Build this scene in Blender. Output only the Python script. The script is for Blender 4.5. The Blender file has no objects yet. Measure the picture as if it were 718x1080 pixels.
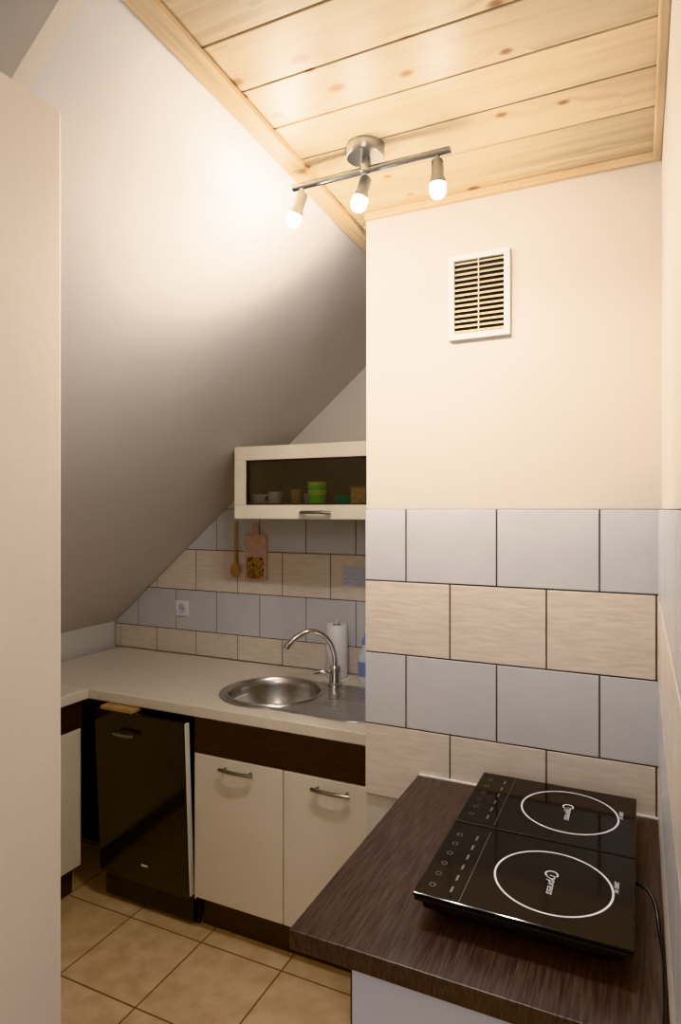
import bpy, bmesh, math, random
from mathutils import Vector, Matrix
random.seed(3)
H=1.55
D=1.66      # chimney block front
YF=2.54     # far wall
XR=0.045    # right wall
ZC=0.83     # ceiling rel
ZT=-0.72    # counter top rel
col=bpy.context.scene.collection

# ---------------- materials ----------------
def mat(name, color, rough=0.5, metal=0.0, spec=0.5, noise=0.0, nscale=20, bump=0.0, bscale=80, stretch=(1,1,1), color2=None, coat=0.0):
    m=bpy.data.materials.new(name); m.use_nodes=True
    nt=m.node_tree; b=nt.nodes['Principled BSDF']
    b.inputs['Roughness'].default_value=rough; b.inputs['Metallic'].default_value=metal
    b.inputs['Specular IOR Level'].default_value=spec
    b.inputs['Coat Weight'].default_value=coat
    b.inputs['Base Color'].default_value=(*color,1)
    tc=nt.nodes.new('ShaderNodeTexCoord'); mp=nt.nodes.new('ShaderNodeMapping')
    mp.inputs['Scale'].default_value=stretch
    nt.links.new(tc.outputs['Object'],mp.inputs['Vector'])
    if noise>0 or color2:
        n=nt.nodes.new('ShaderNodeTexNoise'); n.inputs['Scale'].default_value=nscale; n.inputs['Detail'].default_value=5
        nt.links.new(mp.outputs['Vector'],n.inputs['Vector'])
        r=nt.nodes.new('ShaderNodeValToRGB')
        c2=color2 if color2 else tuple(c*(1-noise) for c in color)
        r.color_ramp.elements[0].position=0.35; r.color_ramp.elements[1].position=0.65
        r.color_ramp.elements[0].color=(*c2,1); r.color_ramp.elements[1].color=(*color,1)
        nt.links.new(n.outputs['Fac'],r.inputs['Fac']); nt.links.new(r.outputs['Color'],b.inputs['Base Color'])
    if bump>0:
        n2=nt.nodes.new('ShaderNodeTexNoise'); n2.inputs['Scale'].default_value=bscale; n2.inputs['Detail'].default_value=3
        nt.links.new(mp.outputs['Vector'],n2.inputs['Vector'])
        bp=nt.nodes.new('ShaderNodeBump'); bp.inputs['Strength'].default_value=bump; bp.inputs['Distance'].default_value=0.002
        nt.links.new(n2.outputs['Fac'],bp.inputs['Height']); nt.links.new(bp.outputs['Normal'],b.inputs['Normal'])
    return m
M={}
M['wall']=mat('plaster_beige',(0.70,0.635,0.57),0.6,noise=0.03,nscale=4,bump=0.15,bscale=60)
M['slope']=mat('plaster_slope',(0.66,0.625,0.60),0.45,noise=0.03,nscale=3,bump=0.15,bscale=50)
M['tw']=mat('tile_white',(0.62,0.615,0.635),0.25,noise=0.04,nscale=8,bump=0.1,bscale=40)
M['tb']=mat('tile_beige',(0.75,0.67,0.60),0.35,nscale=30,color2=(0.68,0.595,0.52),stretch=(0.5,0.5,3),bump=0.3,bscale=40)
M['grout']=mat('grout_dark',(0.13,0.105,0.095),0.9,noise=0.2)
M['wenge']=mat('wenge_top',(0.095,0.070,0.066),0.33,nscale=60,color2=(0.042,0.030,0.029),stretch=(4,0.22,1),bump=0.35,bscale=60)
M['wengeh']=mat('wenge_front',(0.05,0.029,0.025),0.4,nscale=60,color2=(0.024,0.014,0.012),stretch=(0.2,1,4),bump=0.2,bscale=60)
M['cream']=mat('cream_front',(0.80,0.73,0.61),0.35,noise=0.02,nscale=5)
M['creamtop']=mat('cream_worktop',(0.80,0.73,0.64),0.3,nscale=180,color2=(0.72,0.64,0.54))
M['steel']=mat('stainless',(0.62,0.61,0.6),0.28,1.0,noise=0.08,nscale=40,stretch=(1,10,1))
M['satin']=mat('satin_nickel',(0.42,0.41,0.39),0.3,1.0,noise=0.05)
M['chrome']=mat('chrome',(0.75,0.75,0.76),0.1,1.0,noise=0.02)
M['black']=mat('black_gloss',(0.012,0.011,0.012),0.12,noise=0.1,coat=0.3)
M['blackglass']=mat('black_glass',(0.006,0.006,0.007),0.1,noise=0.1)
M['blackpl']=mat('black_plastic',(0.014,0.014,0.016),0.4,noise=0.1,bump=0.1)
M['print']=mat('white_print',(0.7,0.71,0.76),0.4,noise=0.02)
M['white']=mat('white_plastic',(0.8,0.79,0.77),0.4,noise=0.02)
M['whitecool']=mat('white_enamel',(0.62,0.65,0.75),0.4,noise=0.02)
M['louver']=mat('louver_cream',(0.50,0.42,0.29),0.5,noise=0.05)
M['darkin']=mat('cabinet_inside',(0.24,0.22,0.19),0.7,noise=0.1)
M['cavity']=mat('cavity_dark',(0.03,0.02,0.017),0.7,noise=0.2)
M['woodlt']=mat('beech',(0.55,0.36,0.21),0.5,nscale=25,color2=(0.42,0.26,0.14),stretch=(1,1,8))
M['woodtrimY']=mat('pine_trim_y',(0.70,0.54,0.36),0.5,nscale=30,color2=(0.60,0.44,0.27),stretch=(3,0.15,3))
M['woodtrimX']=mat('pine_trim_x',(0.70,0.54,0.36),0.5,nscale=30,color2=(0.60,0.44,0.27),stretch=(0.15,3,3))
M['paper']=mat('paper_roll',(0.85,0.85,0.86),0.9,noise=0.03,bump=0.3)
M['green']=mat('green_plastic',(0.22,0.75,0.05),0.4,noise=0.05)
M['lime']=mat('lime_plastic',(0.65,0.85,0.08),0.4,noise=0.05)
M['teal']=mat('teal_plastic',(0.03,0.45,0.38),0.4,noise=0.05)
M['yellow']=mat('tea_box',(0.75,0.52,0.2),0.6,nscale=60,color2=(0.5,0.3,0.12))
M['blue']=mat('blue_label',(0.25,0.3,0.6),0.3,noise=0.05)
M['bottle']=mat('bottle_plastic',(0.62,0.68,0.75),0.25,noise=0.05)
M['pink']=mat('pink_board',(0.58,0.40,0.35),0.5,nscale=45,color2=(0.66,0.50,0.44))
M['flower']=mat('flower_print',(0.55,0.33,0.15),0.5,nscale=70,color2=(0.06,0.05,0.03))
M['notice']=mat('notice_paper',(0.62,0.64,0.72),0.8,nscale=120,color2=(0.45,0.47,0.58),stretch=(0.3,1,3))

def emis(name,c,s):
    m=bpy.data.materials.new(name); m.use_nodes=True; nt=m.node_tree
    b=nt.nodes['Principled BSDF']; b.inputs['Emission Color'].default_value=(*c,1); b.inputs['Emission Strength'].default_value=s
    return m
M['bulb']=emis('bulb_glow',(1,0.96,0.90),230)

# glass
g=bpy.data.materials.new('cabinet_glass'); g.use_nodes=True; nt=g.node_tree; nt.nodes.clear()
o=nt.nodes.new('ShaderNodeOutputMaterial'); mx=nt.nodes.new('ShaderNodeMixShader'); t=nt.nodes.new('ShaderNodeBsdfTransparent'); t.inputs[0].default_value=(0.92,0.92,0.9,1)
gl=nt.nodes.new('ShaderNodeBsdfGlossy'); gl.inputs['Roughness'].default_value=0.03
fr=nt.nodes.new('ShaderNodeFresnel'); fr.inputs[0].default_value=1.8
nt.links.new(fr.outputs[0],mx.inputs[0]); nt.links.new(t.outputs[0],mx.inputs[1]); nt.links.new(gl.outputs[0],mx.inputs[2]); nt.links.new(mx.outputs[0],o.inputs[0])
M['glass']=g

# pine ceiling
PL=0.133; PY0=0.932
def pine():
    m=bpy.data.materials.new('pine_planks'); m.use_nodes=True; nt=m.node_tree; N=nt.nodes; L=nt.links
    b=N['Principled BSDF']; b.inputs['Roughness'].default_value=0.42
    tc=N.new('ShaderNodeTexCoord'); sp=N.new('ShaderNodeSeparateXYZ'); L.new(tc.outputs['Object'],sp.inputs[0])
    def math_(op,a,bv=None):
        n=N.new('ShaderNodeMath'); n.operation=op
        for i,v in enumerate((a,bv)):
            if v is None: continue
            if isinstance(v,(int,float)): n.inputs[i].default_value=v
            else: L.new(v,n.inputs[i])
        return n.outputs[0]
    pid=math_('FLOOR',math_('DIVIDE',math_('SUBTRACT',sp.outputs['Y'],PY0),PL))
    wn=N.new('ShaderNodeTexWhiteNoise'); wn.noise_dimensions='1D'; L.new(pid,wn.inputs['W'])
    cx=N.new('ShaderNodeCombineXYZ')
    L.new(math_('ADD',sp.outputs['X'],math_('MULTIPLY',wn.outputs['Value'],17.0)),cx.inputs[0])
    L.new(sp.outputs['Y'],cx.inputs[1]); L.new(math_('MULTIPLY',pid,3.7),cx.inputs[2])
    mk=N.new('ShaderNodeMapping'); mk.inputs['Scale'].default_value=(6.5,10,1); L.new(cx.outputs[0],mk.inputs['Vector'])
    v=N.new('ShaderNodeTexVoronoi'); v.voronoi_dimensions='2D'; v.inputs['Scale'].default_value=1.0; L.new(mk.outputs[0],v.inputs['Vector'])
    # only some cells carry a knot, of varying size
    sc=N.new('ShaderNodeSeparateColor'); L.new(v.outputs['Color'],sc.inputs[0])
    gate=math_('MULTIPLY',math_('GREATER_THAN',sc.outputs[0],0.62),10.0)
    nogate=math_('SUBTRACT',10.0,gate)
    dist=math_('ADD',math_('MULTIPLY',v.outputs['Distance'],math_('ADD',0.5,sc.outputs[1])),nogate)
    kr=N.new('ShaderNodeValToRGB'); k=kr.color_ramp.elements; k[0].position=0.05; k[0].color=(0.52,0.34,0.20,1); k[1].position=0.13; k[1].color=(1,1,1,1)
    k3=kr.color_ramp.elements.new(0.075); k3.color=(0.72,0.56,0.40,1)
    L.new(dist,kr.inputs['Fac'])
    mp=N.new('ShaderNodeMapping'); mp.inputs['Scale'].default_value=(0.7,22,1); L.new(cx.outputs[0],mp.inputs['Vector'])
    wv=N.new('ShaderNodeVectorMath'); wv.operation='ADD'
    wc_=N.new('ShaderNodeCombineXYZ'); L.new(math_('DIVIDE',0.25,math_('ADD',dist,0.15)),wc_.inputs[1])
    L.new(mp.outputs[0],wv.inputs[0]); L.new(wc_.outputs[0],wv.inputs[1])
    n1=N.new('ShaderNodeTexNoise'); n1.inputs['Scale'].default_value=2.2; n1.inputs['Detail'].default_value=6; n1.inputs['Distortion'].default_value=0.4; L.new(wv.outputs[0],n1.inputs['Vector'])
    r=N.new('ShaderNodeValToRGB'); e=r.color_ramp.elements
    e[0].position=0.32; e[0].color=(0.63,0.48,0.30,1); e[1].position=0.68; e[1].color=(0.76,0.63,0.45,1)
    e2=r.color_ramp.elements.new(0.5); e2.color=(0.72,0.58,0.40,1)
    L.new(n1.outputs['Fac'],r.inputs['Fac'])
    mxx=N.new('ShaderNodeMix'); mxx.data_type='RGBA'; mxx.blend_type='MULTIPLY'; mxx.inputs[0].default_value=1
    L.new(r.outputs[0],mxx.inputs[6]); L.new(kr.outputs[0],mxx.inputs[7])
    hs=N.new('ShaderNodeHueSaturation'); L.new(mxx.outputs[2],hs.inputs['Color']); L.new(math_('ADD',math_('MULTIPLY',wn.outputs['Value'],0.18),0.86),hs.inputs['Value'])
    L.new(hs.outputs[0],b.inputs['Base Color'])
    return m
M['pine']=pine()

# floor tiles
def floor_mat():
    m=bpy.data.materials.new('floor_tiles'); m.use_nodes=True; nt=m.node_tree; N=nt.nodes; L=nt.links
    b=N['Principled BSDF']; b.inputs['Roughness'].default_value=0.35
    tc=N.new('ShaderNodeTexCoord'); mp=N.new('ShaderNodeMapping'); mp.inputs['Location'].default_value=(1.75,-1.85+3.3,0)
    L.new(tc.outputs['Object'],mp.inputs['Vector'])
    br=N.new('ShaderNodeTexBrick'); br.offset=0; br.inputs['Scale'].default_value=1; br.inputs['Brick Width'].default_value=0.33; br.inputs['Row Height'].default_value=0.33
    br.inputs['Mortar Size'].default_value=0.003; br.inputs['Mortar Smooth'].default_value=0.1
    br.inputs['Color1'].default_value=(1,1,1,1); br.inputs['Color2'].default_value=(0.92,0.9,0.88,1); br.inputs['Mortar'].default_value=(0.3,0.22,0.16,1)
    L.new(mp.outputs[0],br.inputs['Vector'])
    n=N.new('ShaderNodeTexNoise'); n.inputs['Scale'].default_value=14; n.inputs['Detail'].default_value=6; L.new(mp.outputs[0],n.inputs['Vector'])
    r=N.new('ShaderNodeValToRGB'); e=r.color_ramp.elements; e[0].position=0.35; e[0].color=(0.66,0.47,0.30,1); e[1].position=0.65; e[1].color=(0.78,0.60,0.41,1)
    L.new(n.outputs['Fac'],r.inputs[0])
    mx=N.new('ShaderNodeMix'); mx.data_type='RGBA'; mx.blend_type='MULTIPLY'; mx.inputs[0].default_value=1
    L.new(r.outputs[0],mx.inputs[6]); L.new(br.outputs['Color'],mx.inputs[7]); L.new(mx.outputs[2],b.inputs['Base Color'])
    bp=N.new('ShaderNodeBump'); bp.inputs['Strength'].default_value=0.4; bp.inputs['Distance'].default_value=0.003; bp.invert=True
    L.new(br.outputs['Fac'],bp.inputs['Height']); L.new(bp.outputs[0],b.inputs['Normal'])
    return m
M['floor']=floor_mat()

# ---------------- helpers ----------------
def empty(name):
    e=bpy.data.objects.new(name,None); e.empty_display_size=0.05; col.objects.link(e); return e
def finish(name,bm,m,parent=None,bevel=0,smooth=False,seg=2):
    me=bpy.data.meshes.new(name); bmesh.ops.recalc_face_normals(bm,faces=bm.faces); bm.to_mesh(me); bm.free()
    o=bpy.data.objects.new(name,me); col.objects.link(o)
    for mm in (m if isinstance(m,(list,tuple)) else [m]): me.materials.append(M[mm])
    if parent: o.parent=parent
    if bevel:
        b=o.modifiers.new('bevel','BEVEL'); b.width=bevel; b.segments=seg; b.limit_method='ANGLE'
    if smooth:
        for p in me.polygons: p.use_smooth=True
        try:
            bpy.context.view_layer.objects.active=o; o.select_set(True); bpy.ops.object.shade_smooth_by_angle(angle=math.radians(40)); o.select_set(False)
        except Exception: pass
    return o
def addbox(bm,x0,x1,y0,y1,z0,z1,mi=0):
    vs=[bm.verts.new((x,y,z)) for x in (x0,x1) for y in (y0,y1) for z in (z0,z1)]
    fs=[(0,1,3,2),(4,6,7,5),(0,4,5,1),(2,3,7,6),(0,2,6,4),(1,5,7,3)]
    for f in fs:
        fc=bm.faces.new([vs[i] for i in f]); fc.material_index=mi
def box(name,x0,x1,y0,y1,z0,z1,m,parent=None,bevel=0.0):
    bm=bmesh.new(); addbox(bm,x0,x1,y0,y1,H+z0,H+z1); return finish(name,bm,m,parent,bevel)
def prism(name,pts,vec,m,parent=None,bevel=0):
    bm=bmesh.new(); a=[bm.verts.new(p) for p in pts]; b=[bm.verts.new(Vector(p)+Vector(vec)) for p in pts]
    bm.faces.new(a); bm.faces.new(b[::-1])
    n=len(pts)
    for i in range(n): bm.faces.new([a[i],b[i],b[(i+1)%n],a[(i+1)%n]])
    return finish(name,bm,m,parent,bevel)
def revolve(name,prof,m,loc,parent=None,seg=48,rot=None,closed=False,sx=1,sy=1):
    bm=bmesh.new(); rings=[]
    for r,z in prof:
        if r<1e-6: rings.append([bm.verts.new((0,0,z))])
        else: rings.append([bm.verts.new((r*math.cos(2*math.pi*i/seg)*sx,r*math.sin(2*math.pi*i/seg)*sy,z)) for i in range(seg)])
    for A,B in zip(rings[:-1],rings[1:]):
        for i in range(seg):
            j=(i+1)%seg
            if len(A)==1 and len(B)==1: continue
            if len(A)==1: bm.faces.new([A[0],B[i],B[j]])
            elif len(B)==1: bm.faces.new([A[i],B[0],A[j]])
            else: bm.faces.new([A[i],B[i],B[j],A[j]])
    T=Matrix.Translation(Vector(loc))
    if rot is not None: T=T@rot
    bmesh.ops.transform(bm,matrix=T,verts=bm.verts)
    return finish(name,bm,m,parent,0,True)
def aim(d):  # rotation taking +Z to d
    return Vector(d).to_track_quat('Z','Y').to_matrix().to_4x4()
def cyl(name,p0,p1,r,m,parent=None,seg=24):
    p0=Vector(p0);p1=Vector(p1);l=(p1-p0).length
    return revolve(name,[(0,0),(r*.9,0),(r,r*.1),(r,l-r*.1),(r*.9,l),(0,l)],m,p0,parent,seg,aim(p1-p0))
def tube(name,pts,r,m,parent=None,bez=True):
    c=bpy.data.curves.new(name,'CURVE'); c.dimensions='3D'; c.bevel_depth=r; c.bevel_resolution=5; c.use_fill_caps=True; c.resolution_u=12
    if bez:
        s=c.splines.new('BEZIER'); s.bezier_points.add(len(pts)-1)
        for b,p in zip(s.bezier_points,pts): b.co=p; b.handle_left_type='AUTO'; b.handle_right_type='AUTO'
    else:
        s=c.splines.new('POLY'); s.points.add(len(pts)-1)
        for b,p in zip(s.points,pts): b.co=(*p,1)
    o=bpy.data.objects.new(name+'_c',c); col.objects.link(o)
    dg=bpy.context.evaluated_depsgraph_get(); me=bpy.data.meshes.new_from_object(o.evaluated_get(dg))
    bpy.data.objects.remove(o)
    o=bpy.data.objects.new(name,me); col.objects.link(o); me.materials.clear(); me.materials.append(M[m])
    for p in me.polygons: p.use_smooth=True
    if parent:o.parent=parent
    return o
def boolean(o,cut):
    md=o.modifiers.new('b','BOOLEAN'); md.object=cut; md.operation='DIFFERENCE'; md.solver='EXACT'
    dg=bpy.context.evaluated_depsgraph_get(); dg.update()
    me=bpy.data.meshes.new_from_object(o.evaluated_get(dg)); o.modifiers.remove(md); o.data=me

# ---------------- room shell ----------------
XL=-2.75
def Xe(y): return -0.75-0.04*(y-0.8)
KS=0.843; XW=1.685
box('floor',XL-0.1,1.2,-1.6,YF+0.1,-H-0.05,-H,'floor')
box('wall_back',XL-0.1,-0.70,YF,YF+0.1,-H,ZC+0.06,'wall')
box('wall_chimney',-0.70,XR,D,YF+0.1,-H,ZC+0.06,'wall')
box('wall_right',XR,XR+0.1,0.30,YF+0.1,-H,ZC+0.06,'wall')
# left partition (tall, below ceiling)
box('wall_left',-0.88,-0.80,-0.9,0.70,-H,0.607,'wall',bevel=0.004)
box('wall_niche',XL,-0.88,0.62,0.70,-H,0.607,'wall')
y0=0.73
# sloped ceiling slab
und=[(Xe(y0)+0.0,y0,H+ZC),(Xe(YF),YF,H+ZC),(Xe(YF)-XW,YF,H+ZC-KS*XW),(Xe(y0)-XW,y0,H+ZC-KS*XW)]
prism('ceiling_sloped',und,(-0.045,0,0.052),'slope')
prism('wall_gusset',[(Xe(y0),y0-0.03,H+ZC),(Xe(y0)-XW,y0-0.03,H+ZC-KS*XW),(Xe(y0)-XW-0.2,y0-0.03,H+ZC-KS*XW),(Xe(y0)-XW-0.2,y0-0.03,H+ZC)],(0,0.03,0),'wall')
prism('wall_knee',[(Xe(y0)-XW,y0,H+ZC-KS*XW),(Xe(YF)-XW,YF,H+ZC-KS*XW),(Xe(YF)-XW,YF,0),(Xe(y0)-XW,y0,0)],(-0.1,0,0),'slope')
# plank ceiling
bm=bmesh.new()
k=-20
while True:
    a=PY0+k*PL; b=a+PL; k+=1
    if b<-1.6: continue
    if a>YF: break
    g_=0.0022
    if b<=y0+0.03: xl=XL
    else: xl=Xe(b)-0.0
    addbox(bm,xl,1.2 if b<0.35 else XR,max(a+g_,-1.6),min(b-g_,YF),H+ZC,H+ZC+0.02)
o=finish('ceiling',bm,'pine',None,0.004)
box('ceiling_backing',XL,1.2,-1.6,YF+0.1,ZC+0.019,ZC+0.06,'woodlt')
# trims
prism('trim_slope',[(Xe(y0)-0.004,y0,H+ZC-0.001),(Xe(y0)+0.043,y0,H+ZC-0.001),(Xe(YF)+0.043,YF,H+ZC-0.001),(Xe(YF)-0.004,YF,H+ZC-0.001)],(0,0,-0.014),'woodtrimY',None,0.003)
box('trim_chimney',-0.70,XR,D-0.018,D,ZC-0.02,ZC,'woodtrimX',None,0.004)
box('trim_right',XR-0.018,XR,0.30,D-0.018,ZC-0.02,ZC,'woodtrimY',None,0.004)

# ---------------- wall tiles ----------------
TW=0.2455; TH=0.2; TT=0.008
def tiles(name,plane,pos,u0,u1,j0,rows,clip=None,ztop=0.0,zmin=-9):
    bm=bmesh.new(); g2=0.0018
    zb=max(ztop-rows*TH,zmin)
    def put(a,b,z0,z1,off0,off1,mi):
        if plane=='Y': addbox(bm,a,b,pos-off1,pos-off0,z0,z1,mi)
        else: addbox(bm,pos-off1,pos-off0,a,b,z0,z1,mi)
    put(u0,u1,H+zb,H+ztop,0,TT-0.0022,2)
    for r in range(rows):
        z1=ztop-r*TH; z0=max(z1-TH,zb)
        if z1-z0<0.01: continue
        j=j0+(TW/2 if r%2 else 0); kk=math.floor((u0-j)/TW)-1
        while True:
            a=j+kk*TW; b=a+TW; kk+=1
            if b<=u0+0.004: continue
            if a>=u1-0.004: break
            put(max(a+g2,u0),min(b-g2,u1),H+z0+g2,H+z1-g2,0.001,TT,r%2)
    if clip:
        bmesh.ops.remove_doubles(bm,verts=bm.verts,dist=1e-6)
        bmesh.ops.bisect_plane(bm,geom=bm.verts[:]+bm.edges[:]+bm.faces[:],plane_co=clip[0],plane_no=clip[1],clear_outer=True)
    return finish(name,bm,['tw','tb','grout'],None,0.0012)
sn=Vector((-KS,0.0,1.0)).normalized()
tiles('wall_tiles_back','Y',YF,-2.5,-0.70,-1.118,4,clip=(Vector((Xe(YF)+0.004,YF,H+ZC)),sn),zmin=ZT+0.001)
tiles('wall_tiles_chimney','Y',D,-0.70,XR,-0.58,4)
tiles('wall_tiles_right','X',XR,0.62,D-TT,D-0.09,4)

# ---------------- back kitchen run ----------------
FY=1.90  # door face
CF=1.88
kc=empty('kitchen_base_cabinet')
CT=0.04
wt=empty('worktop_cream')
o1=box('slab',-2.465,-0.702,CF,YF-TT-0.001,ZT-CT,ZT,'creamtop',wt,0.0)
o2=box('slab_arm',-2.41,-2.00,0.80,CF,ZT-CT,ZT,'creamtop',wt,0.0)
SX,SY,SR=-1.30,2.155,0.19
bm=bmesh.new(); bmesh.ops.create_cone(bm,cap_ends=True,segments=64,radius1=SR-0.008,radius2=SR-0.008,depth=0.3,matrix=Matrix.Translation((SX,SY,H+ZT)))
cut=finish('cut',bm,'steel')
boolean(o1,cut)
for oo in (o1,o2):
    b=oo.modifiers.new('bevel','BEVEL'); b.width=0.004; b.segments=3; b.limit_method='ANGLE'
# sink
sk=empty('kitchen_sink')
def arc(cx,cy,r,a0,a1,n=24):
    return [(cx+r*math.cos(a0+(a1-a0)*i/n),cy+r*math.sin(a0+(a1-a0)*i/n)) for i in range(n+1)]
R=0.215
out=arc(SX,SY,R,math.radians(65),math.radians(295),40)+arc(-0.95,SY,0.212,math.radians(-75),math.radians(75),30)
prism_pts=[(x,y,H+ZT+0.0005) for x,y in out]
pl=prism('rim_plate',prism_pts,(0,0,0.005),'steel',sk)
boolean(pl,cut); 
bpy.data.objects.remove(cut)
b=pl.modifiers.new('bevel','BEVEL'); b.width=0.0025; b.segments=2; b.limit_method='ANGLE'
revolve('bowl',[(SR+0.004,0.005),(SR+0.002,0.010),(SR-0.006,0.010),(SR-0.012,0.003),(SR-0.016,-0.02),(SR-0.022,-0.12),(SR-0.05,-0.15),(0.05,-0.156),(0.045,-0.162),(0.0,-0.162)],'steel',(SX,SY,H+ZT),sk,64)
revolve('drain',[(0.04,0.0),(0.038,0.004),(0.03,0.002),(0.0,0.002)],'chrome',(SX,SY,H+ZT-0.158),sk,32)
for i in range(7):
    yy=SY-0.12+i*0.04; w=math.sqrt(max(0.0,0.16**2-(yy-SY)**2))
    xa=SX+math.sqrt(0.22**2-(yy-SY)**2)+0.02
    tube('rib_%d'%i,[(xa,yy,H+ZT+0.0052),(-0.93+w,yy,H+ZT+0.0052)],0.0025,'steel',sk,False)
# faucet
fc=empty('kitchen_faucet'); fx,fy=-1.12,2.325; zb=H+ZT+0.006
revolve('base',[(0.0,0),(0.03,0),(0.03,0.006),(0.024,0.012),(0.022,0.05),(0.024,0.07),(0.02,0.08),(0,0.082)],'chrome',(fx,fy,zb),fc,32)
tx,ty=-1.28,2.205
def lp(t,z): return (fx+(tx-fx)*t,fy+(ty-fy)*t,zb+z)
tube('spout',[lp(0,0.06),lp(0.02,0.13),lp(0.18,0.195),lp(0.45,0.222),lp(0.75,0.205),lp(0.95,0.17)],0.0105,'chrome',fc)
cyl('aerator',lp(0.94,0.178),lp(0.985,0.158),0.013,'chrome',fc)
tube('lever',[(fx,fy,zb+0.05),(fx-0.03,fy-0.03,zb+0.06),(fx-0.07,fy-0.045,zb+0.055)],0.007,'chrome',fc)

# carcass
box('side_left',-1.478,-1.462,FY,2.50,-1.42,ZT-CT,'cream',kc)
box('side_right',-0.72,-0.704,FY,2.50,-1.42,ZT-CT,'cream',kc)
box('bottom_panel',-1.462,-0.72,FY,2.50,-1.42,-1.404,'cream',kc)
box('drawer_front',-1.476,-0.706,FY-0.018,FY,-0.888,ZT-CT-0.002,'wengeh',kc,0.001)
box('door_1',-1.476,-1.104,FY-0.018,FY,-1.418,-0.892,'cream',kc,0.002)
box('door_2',-1.100,-0.706,FY-0.018,FY,-1.418,-0.892,'cream',kc,0.002)
box('plinth',-1.478,-0.704,FY+0.04,FY+0.055,-H,-1.42,'wengeh',kc)
def handle(nm,xc,yf,zc,L_,par):
    y=yf
    tube(nm,[(xc-L_/2,y-0.018,H+zc-0.002),(xc-L_/4,y-0.026,H+zc),(xc,y-0.028,H+zc),(xc+L_/4,y-0.026,H+zc),(xc+L_/2,y-0.018,H+zc-0.002)],0.0065,'satin',par)
    cyl(nm+'_post1',(xc-L_*0.38,y,H+zc),(xc-L_*0.38,y-0.024,H+zc),0.005,'satin',par)
    cyl(nm+'_post2',(xc+L_*0.38,y,H+zc),(xc+L_*0.38,y-0.024,H+zc),0.005,'satin',par)
handle('handle_1',-1.285,FY-0.018,-0.925,0.14,kc)
handle('handle_2',-0.915,FY-0.018,-0.925,0.14,kc)

# dishwasher (door hinged at the bottom, standing slightly ajar)
dw=empty('dishwasher')
box('body',-1.93,-1.498,FY+0.005,2.48,-1.53,ZT-CT-0.004,'blackpl',dw)
zt0,zb0=H-0.778,H-1.43; lean=0.03
prism('door_front',[(-1.935,FY-0.022,zb0),(-1.935,FY-0.022-lean,zt0),(-1.935,FY+0.000-lean,zt0),(-1.935,FY+0.000,zb0)],(0.436,0,0),'black',dw,0.003)
prism('door_edge',[(-1.4985,FY-0.018,zb0+0.005),(-1.4985,FY-0.018-lean,zt0-0.004),(-1.4985,FY+0.004-lean,zt0-0.004),(-1.4985,FY+0.004,zb0+0.005)],(0.005,0,0),'white',dw,0.001)
box('side_edge',-1.490,-1.484,FY,FY+0.3,-1.44,ZT-CT-0.03,'white',dw,0.001)
box('kick',-1.93,-1.49,FY+0.03,FY+0.045,-H,-1.43,'cavity',dw)
box('top_strip',-1.90,-1.74,FY-0.026-lean,FY-0.002,ZT-CT-0.017,ZT-CT-0.003,'woodlt',dw,0.002)
handle('handle',-1.77,FY-0.019-lean,-0.855,0.10,dw)
box('badge',-1.72,-1.69,FY-0.0275,FY-0.0235,-1.36,-1.352,'print',dw)

# left arm cabinet
la=empty('corner_cabinet')
box('carcass',-2.38,-2.04,0.85,1.87,-1.42,ZT-CT-0.002,'cream',la)
box('drawer_front',-2.04,-2.022,0.85,1.87,-0.872,ZT-CT-0.004,'wengeh',la,0.001)
box('door',-2.04,-2.022,0.85,1.862,-1.42,-0.876,'cream',la,0.002)
box('plinth',-2.36,-2.08,0.85,1.87,-H,-1.42,'wengeh',la)
box('dark_gap_panel',-2.38,-1.945,2.20,2.215,-H,ZT-CT-0.002,'cavity',la)  # added sheet, its near-black colour stands in for shade in the open corner gap

# ---------------- wall cabinet ----------------
wc=empty('wall_cabinet')
wx0,wx1,wy0,wy1,wz0,wz1=-1.50,-0.704,2.17,YF-TT-0.001,-0.04,0.252
box('bottom',wx0,wx1,wy0+0.02,wy1,wz0,wz0+0.016,'cream',wc)
box('top',wx0,wx1,wy0+0.02,wy1,wz1-0.016,wz1,'cream',wc)
box('side_left',wx0,wx0+0.016,wy0+0.02,wy1,wz0+0.016,wz1-0.016,'cream',wc)
box('side_right',wx1-0.016,wx1,wy0+0.02,wy1,wz0+0.016,wz1-0.016,'cream',wc)
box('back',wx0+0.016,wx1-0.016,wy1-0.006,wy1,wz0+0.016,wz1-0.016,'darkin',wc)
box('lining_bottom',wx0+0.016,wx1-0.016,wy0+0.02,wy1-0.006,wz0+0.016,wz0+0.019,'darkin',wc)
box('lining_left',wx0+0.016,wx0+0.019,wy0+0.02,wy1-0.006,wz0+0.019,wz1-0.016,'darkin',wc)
F=0.056
box('door_rail_top',wx0,wx1,wy0,wy0+0.018,wz1-F,wz1,'cream',wc,0.002)
box('door_rail_bottom',wx0,wx1,wy0,wy0+0.018,wz0,wz0+F,'cream',wc,0.002)
box('door_stile_left',wx0,wx0+F,wy0,wy0+0.018,wz0+F,wz1-F,'cream',wc,0.002)
box('door_stile_right',wx1-F,wx1,wy0,wy0+0.018,wz0+F,wz1-F,'cream',wc,0.002)
box('glass_pane',wx0+F,wx1-F,wy0+0.008,wy0+0.011,wz0+F,wz1-F,'glass',wc)
tb=0.006
for nm,a in (('bead_top',(wx0+F,wx1-F,wz1-F-tb,wz1-F)),('bead_bottom',(wx0+F,wx1-F,wz0+F,wz0+F+tb))):
    box(nm,a[0],a[1],wy0+0.001,wy0+0.007,a[2],a[3],'wengeh',wc)
box('bead_left',wx0+F,wx0+F+tb,wy0+0.001,wy0+0.007,wz0+F,wz1-F,'wengeh',wc)
handle('handle',-1.12,wy0,wz0+0.027,0.13,wc)
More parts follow.
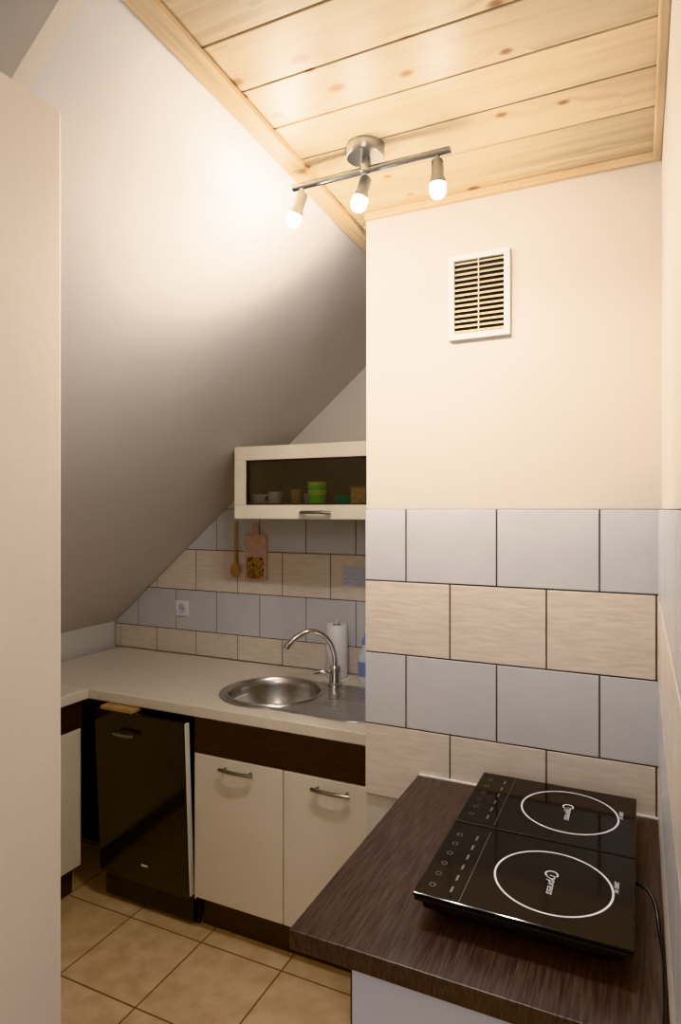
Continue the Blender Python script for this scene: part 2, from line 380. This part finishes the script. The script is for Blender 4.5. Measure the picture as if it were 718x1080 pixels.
box('shelf',wx0+0.019,wx1-0.016,wy0+0.03,wy1-0.006,wz0+F-0.012,wz0+F-0.002,'darkin',wc)
sz=H+wz0+F-0.0015
def cup(name,x,y,r,h,m,handle_=False):
    e=empty(name)
    revolve('cup_body',[(0,0),(r*.8,0),(r*.85,0.003),(r,h),(r-0.003,h),(r*.8,0.006),(0,0.005)],m,(x,y,sz),e,32)
    if handle_:
        tube('cup_handle',[(x-r*.9,y,sz+h*.75),(x-r*1.6,y,sz+h*.7),(x-r*1.6,y,sz+h*.35),(x-r*.85,y,sz+h*.25)],0.004,m,e)
cup('coffee_mug',-1.345,2.235,0.032,0.055,'white',True)
cup('coffee_mug',-1.43,2.25,0.03,0.045,'white')
cup('drinking_glass',-1.25,2.24,0.022,0.065,'woodlt')
cup('drinking_glass',-1.225,2.30,0.022,0.05,'white')
e=empty('plastic_cup_stack')
for i,(m_,zz) in enumerate((('green',0),('lime',0.018),('green',0.036),('lime',0.05))):
    r=0.036
    revolve('cup_%d'%i,[(0,0),(r*.85,0),(r,0.04),(r+0.003,0.041),(r+0.003,0.036),(r-0.003,0.036),(0,0.003)],m_,(-1.155,2.24,sz+zz),e,32)
e=empty('teal_bowl'); revolve('bowl_body',[(0,0),(0.025,0),(0.045,0.035),(0.043,0.035),(0.02,0.004),(0,0.004)],'teal',(-1.04,2.25,sz),e,32)
e=empty('tea_box'); box('carton',-1.0,-0.94,2.215,2.27,wz0+F-0.0015,wz0+F+0.062,'yellow',e,0.002); box('lid',-1.002,-0.938,2.213,2.272,wz0+F+0.0625,wz0+F+0.07,'woodlt',e,0.001)

# ---------------- small things back wall ----------------
yt=YF-TT
pt=empty('paper_towel_roll')
px,py=-1.165,2.44
revolve('core_base',[(0,0),(0.06,0),(0.06,0.006),(0,0.008)],'white',(px,py,H+ZT+0.001),pt,32)
revolve('roll',[(0.018,0.01),(0.044,0.01),(0.045,0.014),(0.045,0.225),(0.043,0.23),(0.018,0.23)],'paper',(px,py,H+ZT),pt,40)
cyl('rod',(px,py,H+ZT+0.005),(px,py,H+ZT+0.245),0.006,'white',pt)
bt=empty('dish_soap_bottle')
revolve('bottle_body',[(0,0),(0.028,0),(0.03,0.01),(0.03,0.11),(0.012,0.15),(0.012,0.165),(0,0.166)],'bottle',(-1.03,2.43,H+ZT+0.001),bt,32)
revolve('label',[(0.0305,0.03),(0.0308,0.03),(0.0308,0.09),(0.0305,0.09)],'blue',(-1.03,2.43,H+ZT+0.001),bt,32)
revolve('cap',[(0.014,0),(0.014,0.02),(0.006,0.03),(0.006,0.045),(0,0.046)],'blue',(-1.03,2.43,H+ZT+0.16),bt,24)
cb=empty('cutting_board')
def rrect(x0,x1,z0,z1,r,y):
    p=[]
    for cx,cz,a in ((x1-r,z1-r,0),(x0+r,z1-r,90),(x0+r,z0+r,180),(x1-r,z0+r,270)):
        for i in range(7):
            t_=math.radians(a+15*i); p.append((cx+r*math.cos(t_),y,H+cz+r*math.sin(t_)))
    return p
prism('board',rrect(-1.685,-1.565,-0.335,-0.12,0.015,yt-0.001),(0,-0.012,0),'pink',cb,0.002)
prism('board_handle',rrect(-1.642,-1.608,-0.125,-0.075,0.012,yt-0.001),(0,-0.011,0),'pink',cb,0.002)
prism('printed_picture',rrect(-1.672,-1.578,-0.325,-0.225,0.02,yt-0.0132),(0,-0.0006,0),'flower',cb)
tube('hanging_loop',[(-1.625,yt-0.004,H-0.085),(-1.630,yt-0.004,H-0.055),(-1.62,yt-0.004,H-0.055),(-1.625,yt-0.004,H-0.085)],0.0015,'white',cb)
sp_=empty('wooden_spoon')
tube('spoon_handle',[(-1.735,yt-0.010,H-0.06),(-1.737,yt-0.010,H-0.26)],0.006,'woodlt',sp_)
revolve('spoon_bowl',[(0,0),(0.014,0.004),(0.026,0.02),(0.028,0.035),(0.021,0.055),(0.007,0.07),(0,0.075)],'woodlt',(-1.737,yt-0.012,H-0.325),sp_,24,sy=0.35)
ot=empty('power_outlet')
box('plate',-2.095,-2.02,yt-0.01,yt,-0.53,-0.455,'white',ot,0.003)
revolve('socket',[(0.026,0.0),(0.024,0.004),(0.02,0.001),(0,0.001)],'whitecool',(-2.0575,yt-0.010,H-0.4925),ot,24,aim((0,-1,0)))
for s in (-1,1): cyl('hole_%d'%(s+1),(-2.0575+s*0.009,yt-0.0105,H-0.4925),(-2.0575+s*0.009,yt-0.0125,H-0.4925),0.003,'cavity',ot,12)
cyl('pin',(-2.0575,yt-0.010,H-0.480),(-2.0575,yt-0.02,H-0.480),0.002,'steel',ot,12)
box('notice_sheet',-1.18,-1.06,yt-0.0012,yt-0.0002,-0.335,-0.25,'notice')

# ---------------- vent ----------------
vt=empty('ventilation_grille')
vx0,vx1,vz0,vz1=-0.460,-0.300,0.445,0.667
f=0.015
box('frame_top',vx0,vx1,D-0.014,D,vz1-f,vz1,'white',vt,0.002)
box('frame_bottom',vx0,vx1,D-0.014,D,vz0,vz0+f,'white',vt,0.002)
box('frame_left',vx0,vx0+f,D-0.014,D,vz0+f,vz1-f,'white',vt,0.002)
box('frame_right',vx1-f,vx1,D-0.014,D,vz0+f,vz1-f,'white',vt,0.002)
box('back',vx0+f,vx1-f,D-0.002,D-0.0005,vz0+f,vz1-f,'cavity',vt)
n=14
for i in range(n):
    zc=H+vz0+f+(vz1-vz0-2*f)*(i+0.5)/n
    prism('slat_%d'%i,[(vx0+f,D-0.011,zc-0.0045),(vx0+f,D-0.0095,zc-0.0045),(vx0+f,D-0.003,zc+0.003),(vx0+f,D-0.0045,zc+0.003)],(vx1-vx0-2*f,0,0),'louver',vt)
box('mullion',(vx0+vx1)/2-0.0015,(vx0+vx1)/2+0.0015,D-0.0125,D-0.011,vz0+f,vz1-f,'louver',vt)

# ---------------- ceiling spot bar ----------------
cl=empty('ceiling_spotlight_bar')
by=1.345; zc_=H+ZC
revolve('canopy',[(0,0),(0.045,0),(0.045,-0.022),(0.042,-0.026),(0,-0.026)],'satin',(-0.57,by,zc_-0.001),cl,40)
cyl('stem',(-0.57,by,zc_-0.024),(-0.57,by,zc_-0.06),0.012,'satin',cl)
tube('bar',[(-0.76,by,zc_-0.055),(-0.37,by,zc_-0.055)],0.0085,'satin',cl,False)
def spot(i,x,d,en,kind='SPOT'):
    d=Vector(d).normalized(); p=Vector((x,by,zc_-0.055))
    cyl('pivot_%d'%i,p+Vector((0,0,-0.004)),p+Vector((0,0,-0.024)),0.0055,'satin',cl,16)
    q=p+Vector((0,0,-0.024))
    revolve('head_%d'%i,[(0,-0.008),(0.011,-0.008),(0.014,-0.004),(0.014,0.028),(0.017,0.034),(0.020,0.047),(0.0185,0.047),(0.0155,0.035),(0.0,0.034)],'satin',q,cl,28,aim(d))
    revolve('bulb_%d'%i,[(0,0.0345),(0.010,0.036),(0.0145,0.046),(0.0178,0.056),(0.0172,0.064),(0.012,0.072),(0.005,0.076),(0,0.0765)],'bulb',q,cl,24,aim(d))
    l=bpy.data.lights.new('lamp_%d'%i,kind); l.energy=en; l.shadow_soft_size=0.014; l.color=(1,0.96,0.90)
    if kind=='SPOT': l.spot_size=math.radians(165); l.spot_blend=0.6
    lo=bpy.data.objects.new('lamp_%d'%i,l); col.objects.link(lo); lo.location=q+d*0.093; lo.rotation_euler=(-d).to_track_quat('Z','Y').to_euler(); lo.parent=cl
spot(1,-0.735,(-0.42,-0.06,-1),5.5,'POINT'); spot(2,-0.57,(-0.20,-0.22,-1),7.5); spot(3,-0.40,(0.02,-0.02,-1),7.5)

# ---------------- front counter + hob ----------------
fcab=empty('front_base_cabinet')
box('worktop',-0.545,XR-0.001,0.95,D-TT-0.001,ZT-0.034,ZT,'wenge',fcab,0.002)
box('carcass',-0.452,XR-0.002,1.02,D-TT-0.002,-1.45,ZT-0.0345,'whitecool',fcab,0.002)
box('door',-0.450,XR-0.004,1.0,1.019,-1.45,ZT-0.04,'whitecool',fcab,0.003)
box('side_strip',-0.475,-0.453,1.05,D-TT-0.002,-H,ZT-0.0345,'wengeh',fcab,0.002)
box('plinth',-0.44,XR-0.004,1.05,1.07,-H,-1.45,'wengeh',fcab)
box('trim_seal',-0.54,XR-0.001,D-TT-0.006,D-TT-0.0005,ZT+0.0001,ZT+0.004,'white')

hb=empty('induction_hob')
hx0,hx1,hy0,hy1=-0.358,-0.008,1.055,1.612
zt=-0.665; ym=1.335
for i,(a,b) in enumerate(((hy0,ym-0.002),(ym+0.002,hy1))):
    box('glass_%d'%i,hx0,hx1,a,b,zt-0.007,zt,'blackglass',hb,0.002)
    box('frame_%d'%i,hx0+0.002,hx1-0.002,a+0.001,b-0.001,zt-0.014,zt-0.0075,'blackpl',hb,0.002)
box('tray',hx0+0.012,hx1-0.012,hy0+0.012,hy1-0.012,zt-0.032,zt-0.0145,'blackpl',hb,0.006)
box('base',hx0+0.03,hx1-0.03,hy0+0.03,hy1-0.03,zt-0.048,zt-0.032,'blackpl',hb,0.006)
for i,(x,y) in enumerate(((hx0+0.06,hy0+0.06),(hx1-0.06,hy0+0.06),(hx0+0.06,hy1-0.06),(hx1-0.06,hy1-0.06))):
    cyl('foot_%d'%i,(x,y,H+ZT+0.0005),(x,y,H+zt-0.046),0.014,'blackpl',hb)
def annulus(nm,cx,cy,r0,r1,z,m_,a0=0,a1=360,seg=72):
    bm=bmesh.new(); A=[];B=[]
    for i in range(seg+1):
        t_=math.radians(a0+(a1-a0)*i/seg); A.append(bm.verts.new((cx+r0*math.cos(t_),cy+r0*math.sin(t_),z))); B.append(bm.verts.new((cx+r1*math.cos(t_),cy+r1*math.sin(t_),z)))
    for i in range(seg): bm.faces.new([A[i],B[i],B[i+1],A[i+1]])
    ext=bmesh.ops.extrude_face_region(bm,geom=bm.faces[:]); bmesh.ops.translate(bm,verts=[v for v in ext['geom'] if isinstance(v,bmesh.types.BMVert)],vec=(0,0,0.0004))
    return finish(nm,bm,m_,hb)
zz=H+zt+0.0002
def text(nm,s,size,loc,rotz):
    c=bpy.data.curves.new(nm,'FONT'); c.body=s; c.size=size; c.align_x='CENTER'; c.align_y='CENTER'; c.extrude=0.0002; c.shear=0.3
    o=bpy.data.objects.new(nm+'_c',c); col.objects.link(o)
    dg=bpy.context.evaluated_depsgraph_get(); me=bpy.data.meshes.new_from_object(o.evaluated_get(dg)); bpy.data.objects.remove(o)
    o=bpy.data.objects.new(nm,me); col.objects.link(o); me.materials.clear(); me.materials.append(M['print']); o.parent=hb
    o.location=loc; o.rotation_euler=(0,0,rotz)
for i,cy in enumerate((1.190,1.480)):
    cx=-0.142
    annulus('ring_%d'%i,cx,cy,0.098,0.1018,zz,'print')
    annulus('logo_swirl_%d'%i,cx-0.004,cy+0.022,0.009,0.012,zz,'print',-30,230,24)
    text('logo_text_%d'%i,'rypress',0.021,(cx,cy-0.010,zz),-math.pi/2)
    text('side_print_%d'%i,'2000 W',0.011,(hx1-0.03,cy+0.03,zz),-math.pi/2)
    for r_,x_ in enumerate((hx0+0.025,hx0+0.06)):
        for j in range(6):
            yy=cy-0.10+j*0.038
            if r_==0:
                annulus('button_%d_%d'%(i,j),x_,yy,0.0045,0.006,zz,'satin',0,360,20)
            else:
                bm=bmesh.new(); addbox(bm,x_-0.002,x_+0.002,yy-0.009,yy+0.009,zz,zz+0.0004); finish('legend_%d_%d'%(i,j),bm,'satin',hb)
    bm=bmesh.new(); addbox(bm,hx0+0.0795,hx0+0.0805,cy-0.13,cy+0.125,zz,zz+0.0003); finish('panel_line_%d'%i,bm,'satin',hb)
tube('power_cord',[(hx1-0.02,1.30,H+ZT+0.03),(0.012,1.27,H+ZT+0.035),(0.030,1.20,H+ZT+0.005),(0.034,1.05,H+ZT+0.0045),(0.030,0.97,H+ZT+0.0045)],0.0035,'blackpl',hb)

# ---------------- lights ----------------
w=bpy.data.worlds.new('World'); bpy.context.scene.world=w; w.use_nodes=True
bg=w.node_tree.nodes['Background']; bg.inputs[0].default_value=(1.0,0.95,0.91,1); bg.inputs[1].default_value=0.5
ld=bpy.data.lights.new('hall_fill_light','AREA'); ld.shape='DISK'; ld.size=0.6; ld.energy=6; ld.color=(1,0.94,0.88)  # added fill light behind the camera, stands for unseen hallway light
lo=bpy.data.objects.new('hall_fill_light',ld); lo.location=(-0.1,-0.8,H+0.7); lo.rotation_euler=(math.radians(50),0,math.radians(22)); col.objects.link(lo)

# ---------------- camera ----------------
cd=bpy.data.cameras.new('camera'); cam=bpy.data.objects.new('camera',cd); col.objects.link(cam)
cam.location=(0,0,H); cam.rotation_euler=(math.radians(90),0,math.radians(25.2))
cd.sensor_fit='VERTICAL'; cd.sensor_height=36; cd.lens=672/1080*36; cd.shift_y=-0.003; cd.clip_start=0.01
bpy.context.scene.camera=cam
vs=bpy.context.scene.view_settings; vs.view_transform='Khronos PBR Neutral'; vs.exposure=0.3
